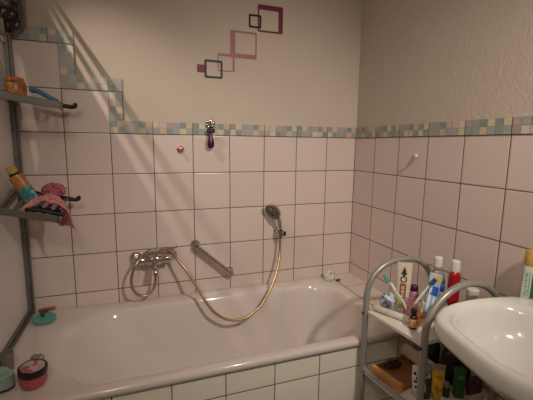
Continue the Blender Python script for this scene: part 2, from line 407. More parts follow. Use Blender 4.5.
# things on the rack's upper shelf
def bottle(name, label, cat, loc, prof, bmat, cap=None, cmat='whitepl', axis=None, rotz=0, sx=1, sy=1, group=None, bands=(), capname='cap'):
    t = thing(name, label, cat, loc, group, axis, rotz)
    obj('body', lathe(B(), prof, 28, sx, sy), bmat, t, world=False)
    if cap: obj(capname, lathe(B(), cap, 24), cmat, t, world=False)
    for (nm, r, z0, z1, m_) in bands:
        obj(nm, lathe(B(), [(r, z0), (r+.0006, z0+.001), (r+.0006, z1-.001), (r, z1)], 28, sx, sy, cap0=False, cap1=False), m_, t, world=False)
    return t
bottle('shampoo_bottle', 'squat orange bottle on the upper rack shelf', 'bottle', (-1.728, -.21, 1.569),
       [(.028, 0), (.034, .003), (.035, .012), (.0345, .050), (.031, .058)], 'amber', [(.0315, .057), (.032, .059), (.031, .070), (.028, .072)], 'orange', sx=1.1, sy=.8)
bottle('lotion_bottle', 'pale whitish bottle leaning at the left of the upper rack shelf', 'bottle', (-1.757, -.29, 1.578),
       [(.015, 0), (.02, .004), (.021, .03), (.021, .10), (.015, .115), (.009, .12)], 'greige', [(.010, .118), (.010, .135), (.008, .137)], 'whitepl', axis=(-.06, -.1, 1))
bottle('shower_gel_bottle', 'small teal bottle at the left edge of the upper rack shelf', 'bottle', (-1.772, -.24, 1.577),
       [(.010, 0), (.013, .003), (.013, .05), (.008, .058)], 'teal_label', [(.008, .057), (.008, .07), (.006, .071)], 'blackpl')
t = thing('razor', 'blue plastic razor lying near the free end of the upper rack shelf', 'razor', (-1.645, -.2, 1.566))
obj('handle', tube(B(), smooth_path([(-1.662, -.2, 1.599), (-1.64, -.2, 1.588), (-1.61, -.2, 1.570), (-1.585, -.2, 1.556)], 5), .010, 10, None), 'blue', t)
obj('razor_head', bar(B(), (-1.672, -.228, 1.600), (-1.672, -.176, 1.600), .016, .020), 'blue', t, bevel=.003)

# things on the rack's lower shelf
t = thing('bath_oil_bottle', 'orange bottle with teal label tilted on the lower rack shelf', 'bottle', (-1.700, -.22, 1.142), axis=(-.42, -.05, .9))
obj('body', lathe(B(), [(.020, 0), (.027, .004), (.028, .02), (.028, .118), (.026, .124), (.018, .128)], 28, 1, .8), 'amber', t, world=False)
obj('label_wrap', lathe(B(), [(.0284, .012), (.029, .014), (.029, .066), (.0284, .068)], 28, 1, .8, cap0=False, cap1=False), 'teal_label', t, world=False)
obj('neck_ring', lathe(B(), [(.020, .126), (.021, .128), (.021, .133), (.020, .135)], 24), 'blackpl', t, world=False)
obj('cap', lathe(B(), [(.019, .134), (.019, .162), (.016, .165)], 24), 'yellowcap', t, world=False)
bm = B(); blob(bm, (-1.636, -.13, 1.180), .0335, 4, .42, 55, (1.15, .9, .72), True)
tag(obj('bath_puff', bm, 'pinkdark'), 'dark pink crumpled bath puff on the lower rack shelf', 'bath puff')
bm = B(); G = []
path = smooth_path([(-1.735, -.292, 1.120), (-1.70, -.288, 1.148), (-1.66, -.272, 1.172), (-1.615, -.265, 1.170), (-1.58, -.265, 1.140), (-1.568, -.27, 1.095), (-1.570, -.272, 1.045)], 8)
for i, p in enumerate(path):
    row = []; fr = i/(len(path)-1)
    wdt = .020+.040*min(1, fr*2.4) - .020*max(0, (fr-.8)/.2)
    for j in range(31):
        a = j/30
        q = p+Vector(((a-.5)*-.075*fr**2, (a-.5)*2*wdt, 0))
        q += Vector((.5, 0, 1))*((.0065-.005*fr)*math.sin(a*26+i*.10)+.009*noise.noise(q*38)) - Vector((0, 0, .026*abs(2*a-1)**2*(1-.6*fr)))
        row.append(bm.verts.new(q))
    G.append(row)
for a, b in zip(G, G[1:]):
    for j in range(30): bm.faces.new((a[j], a[j+1], b[j+1], b[j]))
cl = tag(obj('washcloth', bm, 'pink'), 'pink ribbed washcloth hanging over the end of the lower rack shelf', 'washcloth')
md = cl.modifiers.new('thick', 'SOLIDIFY'); md.thickness = .004
t = thing('hair_clip', 'black comb-like clip lying on the pink washcloth', 'clip', (-1.64, -.335, 1.12))
obj('clip_bar', tube(B(), smooth_path([(-1.700, -.335, 1.127), (-1.68, -.337, 1.130), (-1.62, -.337, 1.117), (-1.568, -.337, 1.100)], 6), .008, 10, None), 'blackpl', t)
bm = B()
for k in range(9): bar(bm, (-1.675+.011*k, -.335, 1.126-.0025*k), (-1.672+.011*k, -.33, 1.139-.0028*k+.003*(k % 3)), .011, .008)
obj('teeth', bm, 'blackpl', t)
t = thing('mesh_bag', 'black and grey mesh bundle hung at the screen top corner', 'mesh bag', (-1.757, -.08, 1.85))
bm = B(); blob(bm, (-1.757, -.08, 1.935), .055, 4, .35, 40, (.55, .5, 1.25), True); obj('bundle', bm, 'meshgrey', t)
obj('hanging_band', tube(B(), smooth_path([(-1.78, -.06, 1.905), (-1.78, -.05, 1.865), (-1.770, -.05, 1.858), (-1.742, -.06, 1.872), (-1.735, -.08, 1.90)], 6), .007, 8), 'blackpl', t)
obj('strap', bar(B(), (-1.718, -.09, 1.895), (-1.715, -.09, 2.03), .006, .014, (1, 0, 0)), 'darkgrey', t)
obj('upper_bundle', blob(B(), (-1.765, -.09, 2.03), .05, 4, .3, 40, (.6, .5, 1), True), 'meshgrey', t)

# ------------------------------------------------------------------ on the tub's left rim
t = thing('soap_dish', 'round turquoise dish with green knob in the tub corner', 'soap dish', (-1.718, -.125, .568))
obj('dish', lathe(B(), [(.034, 0), (.044, .004), (.049, .012), (.0495, .016), (.046, .017), (.03, .014), (.012, .0145)], 36, 1, 1, axis_mtx((-1.718, -.125, .568), (.04, -.06, 1))), 'teal', t)
obj('knob', lathe(B(), [(.009, .014), (.007, .020), (.010, .028), (.007, .034)], 16, 1, 1, axis_mtx((-1.728, -.105, .568), (0, 0, 1))), 'darkgreen', t)
t = thing('nail_brush', 'orange-brown handled brush lying behind the turquoise dish', 'brush', (-1.71, -.06, .568))
bm = B(); bar(bm, (-1.755, -.058, .5935), (-1.680, -.068, .6035), .020, .013); obj('handle', bm, 'brass', t, bevel=.004)
bm = B(); bar(bm, (-1.75, -.058, .5775), (-1.715, -.062, .5800), .018, .019); obj('bristles', bm, 'printbrown', t, bevel=.002)
jax = (.10, -.10, .98)
t = thing('cream_jar', 'pink cosmetic jar with black lid on the tub rim', 'jar', (-1.652, -.625, .5685))
JM = axis_mtx((-1.650, -.625, .5695), (.05, -.05, 1))
obj('jar_body', lathe(B(), [(.026, 0), (.035, .003), (.041, .012), (.0435, .028), (.043, .046)], 36, 1, 1, JM), 'jarpink', t)
ld = obj('lid', lathe(B(), [(.0435, .045), (.0445, .047), (.0445, .066), (.0425, .068), (.037, .0685), (.036, .0675)], 36, 1, 1, JM), 'jarlid', t)
obj('lid_print', lathe(B(), [(.0362, .0676), (.0362, .0682), (.001, .0685)], 36, 1, 1, JM), 'jarprint', ld)
t = thing('tube_cap', 'small silver ribbed cap lying behind the pink jar', 'cap', (-1.668, -.50, .568))
bm = B(); seg = 24
rings = []
for r, z in ((.019, 0), (.022, .003), (.022, .030), (.018, .034), (.016, .030)):
    rings.append([axis_mtx((-1.668, -.50, .5685), (.12, .05, 1)) @ Vector(((r+.0013*(i % 2))*math.cos(2*PI*i/seg), (r+.0013*(i % 2))*math.sin(2*PI*i/seg), z)) for i in range(seg)])
ringloft(bm, rings); obj('ribbed_shell', bm, 'silver', t)
t = thing('soap_pump', 'pale green bottle with dark base at the left edge of tub rim', 'bottle', (-1.747, -.615, .568))
obj('body', lathe(B(), [(.036, .006), (.041, .010), (.042, .035), (.040, .050), (.028, .058)], 30, 1, .8, Matrix.Translation((-1.747, -.615, .568))), 'palegreen', t)
obj('base', lathe(B(), [(.036, 0), (.040, .002), (.041, .008), (.036, .0085)], 30, 1, .8, Matrix.Translation((-1.747, -.615, .568))), 'printdark', t)
obj('collar', lathe(B(), [(.027, .056), (.027, .064), (.022, .067)], 24, 1, 1, Matrix.Translation((-1.747, -.615, .568))), 'palegreen', t)
t = thing('rinse_cup', 'greyish clear cup at the left edge by the screen', 'cup', (-1.757, -.50, .568))
bm = B(); lathe(bm, [(.016, 0), (.0185, .002), (.0215, .068), (.0200, .068), (.0175, .005), (.001, .004)], 28); obj('cup', bm, 'greige', t, world=False)

# ------------------------------------------------------------------ mixer tap
t = thing('mixer_tap', 'chrome bath mixer tap with lever on the back wall', 'tap', (-1.218, 0, .795))
for x in (-1.308, -1.130):
    obj('wall_rosette', lathe(B(), [(.033, 0), (.033, .004), (.026, .016), (.018, .02)], 28, 1, 1, axis_mtx((x, 0, .795), (0, -1, 0))), 'chrome', t)
    obj('connector', tube(B(), smooth_path([(x, -.016, .795), (x, -.045, .796), (x+(.02 if x < -1.2 else -.02), -.062, .797)], 6), .015, 14), 'chrome', t)
prof = [(.012, -.078), (.023, -.075), (.0245, -.048), (.020, -.042), (.028, -.030), (.030, 0), (.028, .030), (.020, .042), (.0245, .048), (.023, .075), (.012, .078)]
obj('valve_body', lathe(B(), prof, 24, 1, 1, axis_mtx((-1.218, -.066, .797), (1, 0, 0))), 'chrome', t)
obj('cartridge', lathe(B(), [(.026, .01), (.029, .030), (.029, .042), (.022, .050), (.008, .053)], 24, 1, 1, axis_mtx((-1.218, -.066, .797), (0, -.15, 1))), 'chrome', t)
obj('lever', tube(B(), smooth_path([(-1.212, -.078, .842), (-1.17, -.088, .850), (-1.125, -.102, .860), (-1.105, -.107, .866)], 5), .006, 10, None), 'chrome', t)
obj('spout', tube(B(), smooth_path([(-1.218, -.072, .785), (-1.218, -.10, .768), (-1.217, -.125, .752), (-1.217, -.13, .735)], 6), .014, 14), 'chrome', t)
obj('hose_outlet', lathe(B(), [(.010, 0), (.012, .003), (.012, .03), (.009, .034), (.009, .06)], 16, 1, 1, axis_mtx((-1.217, -.075, .722), (0, 0, 1))), 'chrome', t)

# ------------------------------------------------------------------ hand shower
t = thing('hand_shower', 'chrome hand shower with dark face and long golden hose', 'hand shower', (-.52, -.02, .87))
hn = Vector((-.775, -.344, -.52)).normalized()
hc = Vector((-.575, -.085, 1.016))
HM = axis_mtx(hc, hn)
hd = obj('shower_head', lathe(B(), [(.012, -.034), (.03, -.030), (.047, -.016), (.053, -.004), (.053, .002), (.049, .006)], 32, 1, 1, HM), 'chrome', t)
bm = B(); lathe(bm, [(.0485, .0058), (.047, .0085), (.02, .010), (.002, .010)], 32, 1, 1, HM)
obj('spray_face', bm, 'darkgrey', hd)
bm = B()
for k, n in ((.012, 6), (.026, 12), (.038, 18)):
    for i in range(n):
        a = 2*PI*i/n; lathe(bm, [(.0022, 0), (.0016, .0025)], 6, 1, 1, HM @ Matrix.Translation((k*math.cos(a), k*math.sin(a), .0095)))
nz = obj('nozzles', bm, 'grey_tube', hd); nz['kind'] = 'stuff'
obj('handle', tube(B(), smooth_path([hc-hn*.026+Vector((0, 0, -.004)), (-.542, -.072, .985), (-.526, -.066, .945), (-.520, -.060, .905), (-.518, -.058, .862)], 8), .013, 16,
    [.019-.007*min(1, i/18) for i in range(33)]), 'chrome', t)
hose = [(-1.217, -.075, .724), (-1.217, -.075, .690), (-1.228, -.085, .650), (-1.255, -.095, .622), (-1.290, -.10, .622), (-1.322, -.105, .652), (-1.334, -.11, .70), (-1.325, -.115, .755),
        (-1.305, -.107, .797), (-1.277, -.078, .826), (-1.235, -.034, .838), (-1.19, -.028, .838), (-1.15, -.050, .834), (-1.12, -.088, .814), (-1.095, -.112, .782), (-1.067, -.13, .745), (-1.035, -.15, .689), (-1.004, -.17, .633), (-.977, -.19, .583), (-.944, -.205, .536),
        (-.903, -.21, .499), (-.857, -.215, .477), (-.808, -.215, .470), (-.762, -.21, .476), (-.708, -.20, .503), (-.671, -.19, .528), (-.620, -.16, .578), (-.579, -.13, .632), (-.544, -.10, .701), (-.523, -.072, .775), (-.518, -.060, .83), (-.518, -.058, .866)]
hp = smooth_path(hose, 14)
obj('hose', tube(B(), hp, .0072, 12, [.0070+.0006*(i % 2) for i in range(len(hp))]), 'gold', t)
obj('hose_nut', lathe(B(), [(.009, 0), (.0105, .004), (.0105, .02), (.009, .026)], 14, 1, 1, axis_mtx((-.518, -.058, .842), (.0, 0, 1))), 'chrome', t)
t = thing('shower_holder', 'small chrome wall holder gripping the hand shower', 'holder', (-.518, 0, .885))
obj('wall_plate', lathe(B(), [(.02, 0), (.02, .004), (.012, .012), (.011, .028)], 20, 1, 1, axis_mtx((-.518, 0, .885), (0, -1, 0))), 'chrome', t)
bm = B(); lathe(bm, [(.0165, -.016), (.021, -.016), (.021, .016), (.0165, .016), (.0165, -.016)], 20, 1, 1, axis_mtx((-.518, -.059, .885), (-.02, -.06, 1)), False, False); bar(bm, (-.518, -.026, .885), (-.518, -.040, .885), .02, .024)
obj('clamp_ring', bm, 'chrome', t)
obj('knob', lathe(B(), [(.012, 0), (.014, .003), (.014, .014), (.008, .018)], 16, 1, 1, axis_mtx((-.498, -.055, .878), (1, -.35, 0))), 'blackpl', t)

# ------------------------------------------------------------------ grab rail
t = thing('grab_rail', 'slanted chrome grab rail on the tiles above the tub', 'grab rail', (-.90, 0, .755))
A, C = Vector((-.998, 0, .842)), Vector((-.808, 0, .668)); off = Vector((0, -.05, 0)); d = (C-A).normalized()
for p in (A, C):
    obj('flange', lathe(B(), [(.026, 0), (.026, .004), (.021, .011), (.016, .014), (.014, .04), (.017, .05), (.012, .058)], 24, 1, 1, axis_mtx(p, (0, -1, 0))), 'chrome', t)
obj('bar', tube(B(), [A+off, A.lerp(C, .5)+off, C+off], .0125, 18), 'chrome', t)

# ------------------------------------------------------------------ hooks and hanging bits
t = thing('wall_hook', 'small round copper hook alone on a wall tile', 'hook', (-1.066, 0, 1.360))
obj('rosette', lathe(B(), [(.017, 0), (.018, .004), (.015, .009), (.010, .011)], 24, 1, 1, axis_mtx((-1.066, 0, 1.360), (0, -1, 0))), 'brass', t)
obj('peg', lathe(B(), [(.006, .009), (.005, .022), (.009, .028), (.006, .033)], 16, 1, 1, axis_mtx((-1.066, 0, 1.360), (0, -1, -.1))), 'chrome', t)
t = thing('suction_hook', 'chrome flower-shaped hook stuck on the mosaic border', 'hook', (-.908, 0, 1.493))
bm = B()
for k in range(6):
    a = 2*PI*k/6+.3; blob(bm, (-.908+.017*math.cos(a), -.009, 1.493+.017*math.sin(a)), .011, 2, .05, 20, (1, .55, 1))
obj('petals', bm, 'chrome', t)
obj('hook_arm', tube(B(), smooth_path([(-.908, -.008, 1.493), (-.909, -.026, 1.484), (-.910, -.034, 1.466), (-.910, -.040, 1.462), (-.910, -.046, 1.472)], 5), .005, 10), 'chrome', t)
t = thing('shaver', 'dark purple drop-shaped shaver hanging from the flower hook', 'shaver', (-.911, -.036, 1.42))
obj('grip', lathe(B(), [(.004, -.055), (.012, -.052), (.0175, -.040), (.0185, -.028), (.015, -.010), (.0105, .008), (.009, .022)], 22, 1, .7, axis_mtx((-.911, -.034, 1.42), (0, 0, 1))), 'purple', t)
obj('shaver_head', bar(B(), (-.931, -.034, 1.455), (-.889, -.034, 1.458), .018, .022), 'purple', t, bevel=.005)
obj('loop', tube(B(), smooth_path([(-.917, -.034, 1.465), (-.916, -.037, 1.476), (-.910, -.040, 1.480), (-.904, -.037, 1.476), (-.903, -.034, 1.465)], 5), .0028, 8), 'purple', t)
t = thing('adhesive_hook', 'white plastic hook on the right-hand tiled wall', 'hook', (0, -.528, 1.342))
bm = B(); blob(bm, (-.004, -.528, 1.343), .013, 3, 0, 1, (.45, 1.05, .85)); obj('pad', bm, 'whitepl', t)
obj('hook_arm', tube(B(), smooth_path([(-.006, -.528, 1.342), (-.012, -.526, 1.325), (-.016, -.523, 1.312), (-.026, -.522, 1.308), (-.030, -.522, 1.318)], 5), .0045, 10), 'greige', t)
t = thing('bath_sponge', 'small round white and green scrubber in the right tub corner', 'sponge', (-.185, -.098, .567))
am = axis_mtx((-.200, -.088, .600), (-.55, -.75, .30))
obj('sponge_face', lathe(B(), [(.004, -.012), (.028, -.010), (.034, -.002), (.032, .006), (.021, .010), (.002, .011)], 26, 1, 1, am), 'fish', t)
obj('sponge_back', lathe(B(), [(.003, -.034), (.020, -.03), (.030, -.018), (.0325, -.008)], 26, 1, 1, am), 'sage', t)
bm = B(); blob(bm, (-.150, -.112, .574), .010, 2, .2, 60, (1.9, .9, .6)); obj('tail', bm, 'darkgreen', t)

# ------------------------------------------------------------------ wall stickers
def sticker(name, label, x0, x1, z0, z1, l, r, b, t_, m, y, rad=.008):
    bm = B(); F, Bk = y-.0006, y
    def ring(x0, x1, z0, z1, rad, yy):
        return [Vector((p.x, yy, p.y)) for p in rrect((x0+x1)/2, (z0+z1)/2, (x1-x0)/2, (z1-z0)/2, rad, 0, 4, 2)]
    if l is None:
        ringloft(bm, [ring(x0, x1, z0, z1, rad, Bk), ring(x0, x1, z0, z1, rad, F)])
    else:
        a, c = ring(x0, x1, z0, z1, rad, Bk), ring(x0, x1, z0, z1, rad, F)
        d_, e = ring(x0+l, x1-r, z0+b, z1-t_, rad*.6, F), ring(x0+l, x1-r, z0+b, z1-t_, rad*.6, Bk)
        ringloft(bm, [a, c, d_, e, a], False, False)
        bmesh.ops.remove_doubles(bm, verts=bm.verts, dist=1e-6)
    return tag(obj(name, bm, m, smooth=False), label, 'wall sticker', 'square wall stickers climbing the back wall')
W0 = .0078
sticker('wall_sticker', 'magenta square sticker frame, highest on the wall, thick top and side', -.642, -.496, 1.991, 2.131, .009, .026, .010, .026, 'magenta', W0)
sticker('wall_sticker', 'small black square outline sticker overlapping the highest magenta frame', -.692, -.621, 2.007, 2.076, .0105, .0105, .0105, .0105, 'black_vinyl', W0-.0009)
sticker('wall_sticker', 'large pale mauve square frame sticker with thick lower band, mid row', -.793, -.646, 1.845, 1.984, .027, .008, .024, .010, 'mauve', W0)
sticker('wall_sticker', 'thin pale mauve square frame sticker between the large mauve and black ones', -.862, -.769, 1.771, 1.862, .006, .012, .006, .013, 'mauve', W0-.0009)
sticker('wall_sticker', 'larger black square outline sticker near the lower end of the row', -.932, -.836, 1.732, 1.824, .0105, .0105, .0105, .0105, 'black_vinyl', W0-.0018)
sticker('wall_sticker', 'small solid magenta square sticker, lowest of the row', -.970, -.931, 1.757, 1.797, None, 0, 0, 0, 'magenta', W0, .003)

# ------------------------------------------------------------------ trolley
ct = thing('shelf_trolley', 'grey tubular trolley with arched ends and white shelves by the sink', 'trolley', (-.22, -.90, 0))
FA, FB = (-.410, -.757), (-.065, -.757)      # far arch legs
NA, NC = (-.378, -1.052), (-.019, -1.052)    # near arch legs
def arch(a, b, zs, zt, e=.85):
    cx = (a[0]+b[0])/2; hw = (b[0]-a[0])/2; pts = [(a[0], a[1], .03), (a[0], a[1], .3), (a[0], a[1], zs-.12)]
    for k in range(25):
        th = PI-PI*k/24
        cx_, sn = math.cos(th), math.sin(th)
        pts.append((cx+hw*math.copysign(abs(cx_)**e, cx_), a[1], zs+(zt-zs)*abs(sn)**e))
    pts += [(b[0], a[1], zs-.12), (b[0], a[1], .3), (b[0], a[1], .03)]
    return tube(B(), smooth_path(pts, 4), .0125, 16)
fa = obj('arch_frame', arch(FA, FB, .745, .915), 'grey_tube', ct)
na = obj('arch_frame', arch(NA, NC, .742, .912, 1.0), 'grey_tube', ct)
for p, q in ((FA, fa), (FB, fa), (NA, na), (NC, na)):
    obj('foot', lathe(B(), [(.014, 0), (.016, .004), (.016, .034), (.013, .036)], 14, 1, 1, Matrix.Translation((p[0], p[1], 0))), 'blackpl', q)
def shelf(z, th=.016):
    ins = .014
    P = [(FA[0]-.002, FA[1]-ins), (FB[0]+.002, FB[1]-ins), (NC[0]+.002, NC[1]+ins), (NA[0]-.002, NA[1]+ins)]
    bm = B(); ringloft(bm, [[Vector((x, y, z-th)) for x, y in P], [Vector((x, y, z)) for x, y in P]])
    return obj('shelf', bm, 'board', ct, smooth=False, bevel=.003)
SH = (.714, .446, .13)
for z in SH: shelf(z)
for z in SH[1:]:
    for a, b in ((FA, NA), (FB, NC)):
        obj('side_rail', tube(B(), [(a[0], a[1], z+.004), (b[0], b[1], z+.004)], .009, 12), 'grey_tube', ct)
for a, b in ((FA, NA),):
    obj('screw', lathe(B(), [(.006, 0), (.006, .002), (.003, .004)], 10, 1, 1, axis_mtx((NA[0]-.012, NA[1], .70), (-1, 0, 0))), 'blackpl', ct)
    obj('screw', lathe(B(), [(.006, 0), (.006, .002), (.003, .004)], 10, 1, 1, axis_mtx((FA[0]-.012, FA[1], .70), (-1, 0, 0))), 'blackpl', ct)

# ---- on the top shelf
Z1 = SH[0]+.0008
t = thing('toothbrush_tumbler', 'clear pinkish tumbler holding toothbrushes on the trolley top', 'tumbler', (-.300, -.890, Z1))
bm = B(); lathe(bm, [(.022, 0), (.024, .002), (.029, .080), (.0275, .080), (.0225, .006), (.001, .005)], 26); obj('cup', bm, 'tumbler', t, world=False)
def toothbrush(label, base, tip, cm, hm, bend=.01):
    base, tip = Vector(base), Vector(tip); d = tip-base
    t = thing('toothbrush', label, 'toothbrush', base, 'toothbrushes in the tumbler')
    side = d.cross(Vector((0, 1, 0))).normalized()
    pts = smooth_path([base, base+d*.3+side*bend*.3, base+d*.6+side*bend, base+d*.82+side*bend*.5, tip], 5)
    n = len(pts); obj('handle', tube(B(), pts, .005, 10, [.0055-.003*max(0, (i/n-.55)/.45) for i in range(n)]), cm, t)
    q = d.normalized()
    bm = B(); bar(bm, tip-q*.004, tip+q*.028, .012, .006, (-.3, -.9, .3)); obj('brush_head', bm, hm, t, bevel=.002)
    bm = B()
    m = Vector((-.35, -.9, .15)).normalized()*.009
    bar(bm, tip+m, tip+q*.026+m, .010, .012, (-.3, -.9, .3)); obj('bristles', bm, hm, t)
    return t
toothbrush('lime toothbrush with aqua head leaning toward the far arch', (-.290, -.880, Z1+.008), (-.374, -.838, .865), 'limebrush', 'aqua', .004)
toothbrush('white toothbrush leaning beside the lime one in the tumbler', (-.297, -.905, Z1+.008), (-.372, -.875, .845), 'whitepl', 'whitepl', -.004)
toothbrush('white toothbrush with blue head leaning toward the sink in the tumbler', (-.318, -.882, Z1+.008), (-.243, -.925, .868), 'whitepl', 'royal', .002)

def flat_tube(name, label, loc, axis, rotz, L, w, d, bm_, cm_, capL=.022, capr=.016, up=False, sx=None):
    """squeezed tube: cap at local z=0, flat crimped end at local z=L"""
    t = thing(name, label, 'tube', loc, None, axis, rotz)
    prof = []
    N = 12
    def half(z):
        k = max(0, min(1, (z-capL)/(L-capL)))
        return (.8*w/2+(w/2*.2)*min(1, k*2.2)), (d/2)*(1-k**1.6)+.0012
    bm = B(); rings = [[Vector((math.cos(2*PI*i/28)*capr*.7, math.sin(2*PI*i/28)*capr*.7, capL-.004)) for i in range(28)]]
    for k in range(N+1):
        z = capL+(L-capL)*k/N; a, b = half(z)
        rings.append([Vector((a*math.cos(2*PI*i/28), b*math.sin(2*PI*i/28), z)) for i in range(28)])
    ringloft(bm, rings); body = obj('body', bm, bm_, t, world=False, sharp=60)
    obj('cap', lathe(B(), [(capr*.92, 0), (capr, .002), (capr*.95, capL-.003), (capr*.8, capL-.001)], 22), cm_, t, world=False)
    def patch(nm, polys, m_):
        """polys: lists of (u, z) on the tube's front (local -y) side"""
        bm = B()
        for (u0, u1, z0, z1) in polys:
            nu, nz = 4, 3; g = []
            for j in range(nz+1):
                row = []
                for i in range(nu+1):
                    u, z = u0+(u1-u0)*i/nu, z0+(z1-z0)*j/nz; a, b = half(z)
                    row.append(bm.verts.new((u, -b*math.sqrt(max(0, 1-(u/a)**2))-.0006, z)))
                g.append(row)
            for j in range(nz):
                for i in range(nu): bm.faces.new((g[j][i], g[j][i+1], g[j+1][i+1], g[j+1][i]))
        return obj(nm, bm, m_, body, world=False)
    def ringpatch(nm, u0, z0, r0, r1, m_):
        bm = B(); rr = []
        for r in (r0, r1):
            row = []
            for i in range(20):
                u, z = u0+r*math.cos(2*PI*i/20), z0+r*math.sin(2*PI*i/20); a, b = half(z)
                row.append(Vector((u, -b*math.sqrt(max(0, 1-(u/a)**2))-.0008, z)))
            rr.append(row)
        ringloft(bm, rr, False, False); return obj(nm, bm, m_, body, world=False)
    return t, patch, ringpatch
yaw_cam = math.atan2(-1.2889+.27, 1.9592-.81)     # faces the room
t, patch, rp = flat_tube('toothpaste_tube', 'white toothpaste tube with brown print standing under the far arch', (-.279, -.815, Z1), (.045, .02, 1), -.72, .206, .058, .034, 'cream', 'whitepl')
patch('tree_print', [(-.004, .005, .150, .156), (-.011, .011, .156, .164), (-.008, .008, .164, .172), (-.005, .006, .172, .180), (-.002, .002, .180, .188)], 'printdark')
rp('ring_print', 0, .137, .0085, .0135, 'printdark')
patch('brown_print', [(-.012, .012, .055, .120)], 'printbrown')
for zz in (.104, .088, .072):
    patch('letter_print', [(-.0055, -.0025, zz-.006, zz+.006), (-.0025, .006, zz+.003, zz+.006), (-.0025, .005, zz-.0015, zz+.0015), (-.0025, .006, zz-.006, zz-.003)], 'cream')
t = thing('white_tube', 'white round-capped tube lying along the edge of the trolley top', 'tube', (-.385, -.776, Z1+.0138), None, (.070, -.150, 0), 0)
obj('body', lathe(B(), [(.0115, .056), (.013, .058), (.013, .165), (.011, .172), (.004, .174)], 24), 'whitepl', t, world=False)
obj('cap', lathe(B(), [(.007, 0), (.0105, .003), (.0118, .008), (.0122, .052), (.011, .057)], 24), 'cream', t, world=False)
bm = B()
for z_, a_ in ((.13, 2.2), (.142, 2.5), (.15, 1.9), (.155, 2.6)):
    box(bm, (.0125*math.cos(a_+1.2)-.0012, .0125*math.sin(a_+1.2)-.0012, z_), (.0134*math.cos(a_+1.2)+.0012, .0134*math.sin(a_+1.2)+.0012, z_+.004))
obj('dark_marks', bm, 'printdark', t, world=False)
# crumpled blue and white packet
bm = B(); blob(bm, (-.322, -.783, Z1+.0375), .030, 4, .35, 45, (1.0, .8, .88), True)
tag(obj('sweet_packet', bm, 'bluewhite'), 'crumpled blue and white packet on the trolley top near far leg', 'packet')
bottle('dropper_bottle', 'tiny brown glass bottle with black cap on trolley top edge', 'bottle', (-.337, -.950, Z1),
       [(.011, 0), (.0140, .002), (.0140, .046), (.010, .052), (.007, .054)], 'brownglass', [(.0095, .053), (.0105, .056), (.0105, .076), (.008, .079)], 'blackpl', bands=[('paper_label', .0142, .009, .041, 'orangelabel')])
bottle('cream_pot', 'small orange pot beside the tiny brown bottle', 'pot', (-.290, -.937, Z1),
       [(.014, 0), (.018, .004), (.0195, .016), (.018, .028), (.014, .032)], 'orangelabel', [(.0145, .031), (.0145, .040), (.012, .042)], 'orange')
bottle('nail_polish_bottle', 'small green and yellow bottle behind the orange pot', 'bottle', (-.256, -.912, Z1),
       [(.012, 0), (.015, .003), (.015, .045), (.010, .052)], 'limebrush', [(.009, .051), (.009, .075), (.007, .077)], 'cream', bands=[('paper_label', .0152, .012, .030, 'greentube')])
bottle('lip_balm', 'pink-purple bottle with dark cap beside the white toothpaste tube', 'bottle', (-.218, -.815, Z1),
       [(.016, 0), (.019, .003), (.019, .068), (.015, .080), (.012, .082)], 'pinkcap', [(.016, .081), (.0165, .084), (.0165, .100), (.014, .103)], 'purple')
t, patch, rp = flat_tube('toothpaste_tube', 'blue toothpaste tube with yellow end leaning beside the tumbler', (-.262, -.935, Z1+.006), (.36, .16, 1), -.60, .190, .046, .030, 'ltblue', 'royal')
patch('blue_band', [(-.018, .018, .105, .140)], 'royal')
patch('yellow_band', [(-.018, .019, .150, .182)], 'yellowcap')
patch('white_stripe', [(-.014, -.006, .04, .17), (.004, .009, .05, .10)], 'whitepl')
t = bottle('mouthwash_bottle', 'clear mouthwash bottle with tall white cap against the wall', 'bottle', (-.128, -.842, Z1),
       [(.026, 0), (.032, .004), (.033, .02), (.033, .125), (.028, .15), (.018, .168), (.014, .172)], 'clear', [(.0155, .185), (.016, .188), (.0165, .222), (.014, .225)], 'whitepl', sx=1.1, sy=.8,
       bands=[('paper_label', .0332, .05, .115, 'bluewhite')])
obj('neck_band', lathe(B(), [(.014, .170), (.0155, .172), (.0155, .186), (.013, .186)], 22), 'clear', t, world=False)
bottle('mouthwash_bottle', 'red mouthwash bottle with white cap on the trolley top', 'bottle', (-.108, -.910, Z1),
       [(.020, 0), (.0245, .004), (.0255, .02), (.0255, .158), (.023, .174), (.016, .184), (.014, .186)], 'red', [(.0175, .185), (.0185, .188), (.0165, .226), (.013, .229)], 'whitepl', sx=.95, sy=.85)
bottle('deodorant', 'small bottle with blue label in front of the clear mouthwash', 'bottle', (-.168, -.905, Z1),
       [(.017, 0), (.020, .003), (.021, .02), (.021, .088), (.015, .105), (.012, .108)], 'clear', [(.012, .107), (.013, .11), (.013, .128), (.010, .13)], 'royal', bands=[('paper_label', .0212, .03, .085, 'bluewhite')])
bottle('cream_pot', 'white screw-top pot behind the near arch by the wall', 'pot', (-.068, -.965, Z1),
       [(.019, 0), (.022, .003), (.022, .095), (.019, .104)], 'cream', [(.0215, .102), (.022, .105), (.022, .124), (.019, .127)], 'whitepl')
bottle('talc_bottle', 'pale yellow bottle with floral wrap behind the near arch', 'bottle', (-.205, -.955, Z1),
       [(.016, 0), (.019, .003), (.020, .02), (.020, .07), (.013, .09), (.010, .093)], 'mintlabel', [(.011, .092), (.011, .112), (.009, .114)], 'yellowcap', bands=[('paper_label', .0202, .02, .06, 'orangelabel')])
bm = B(); blob(bm, (-.235, -1.000, Z1+.0195), .020, 3, .4, 60, (1.2, .9, .7), True)
tag(obj('tissue', bm, 'whitepl'), 'crumpled white tissue on trolley top beside the near leg', 'tissue')

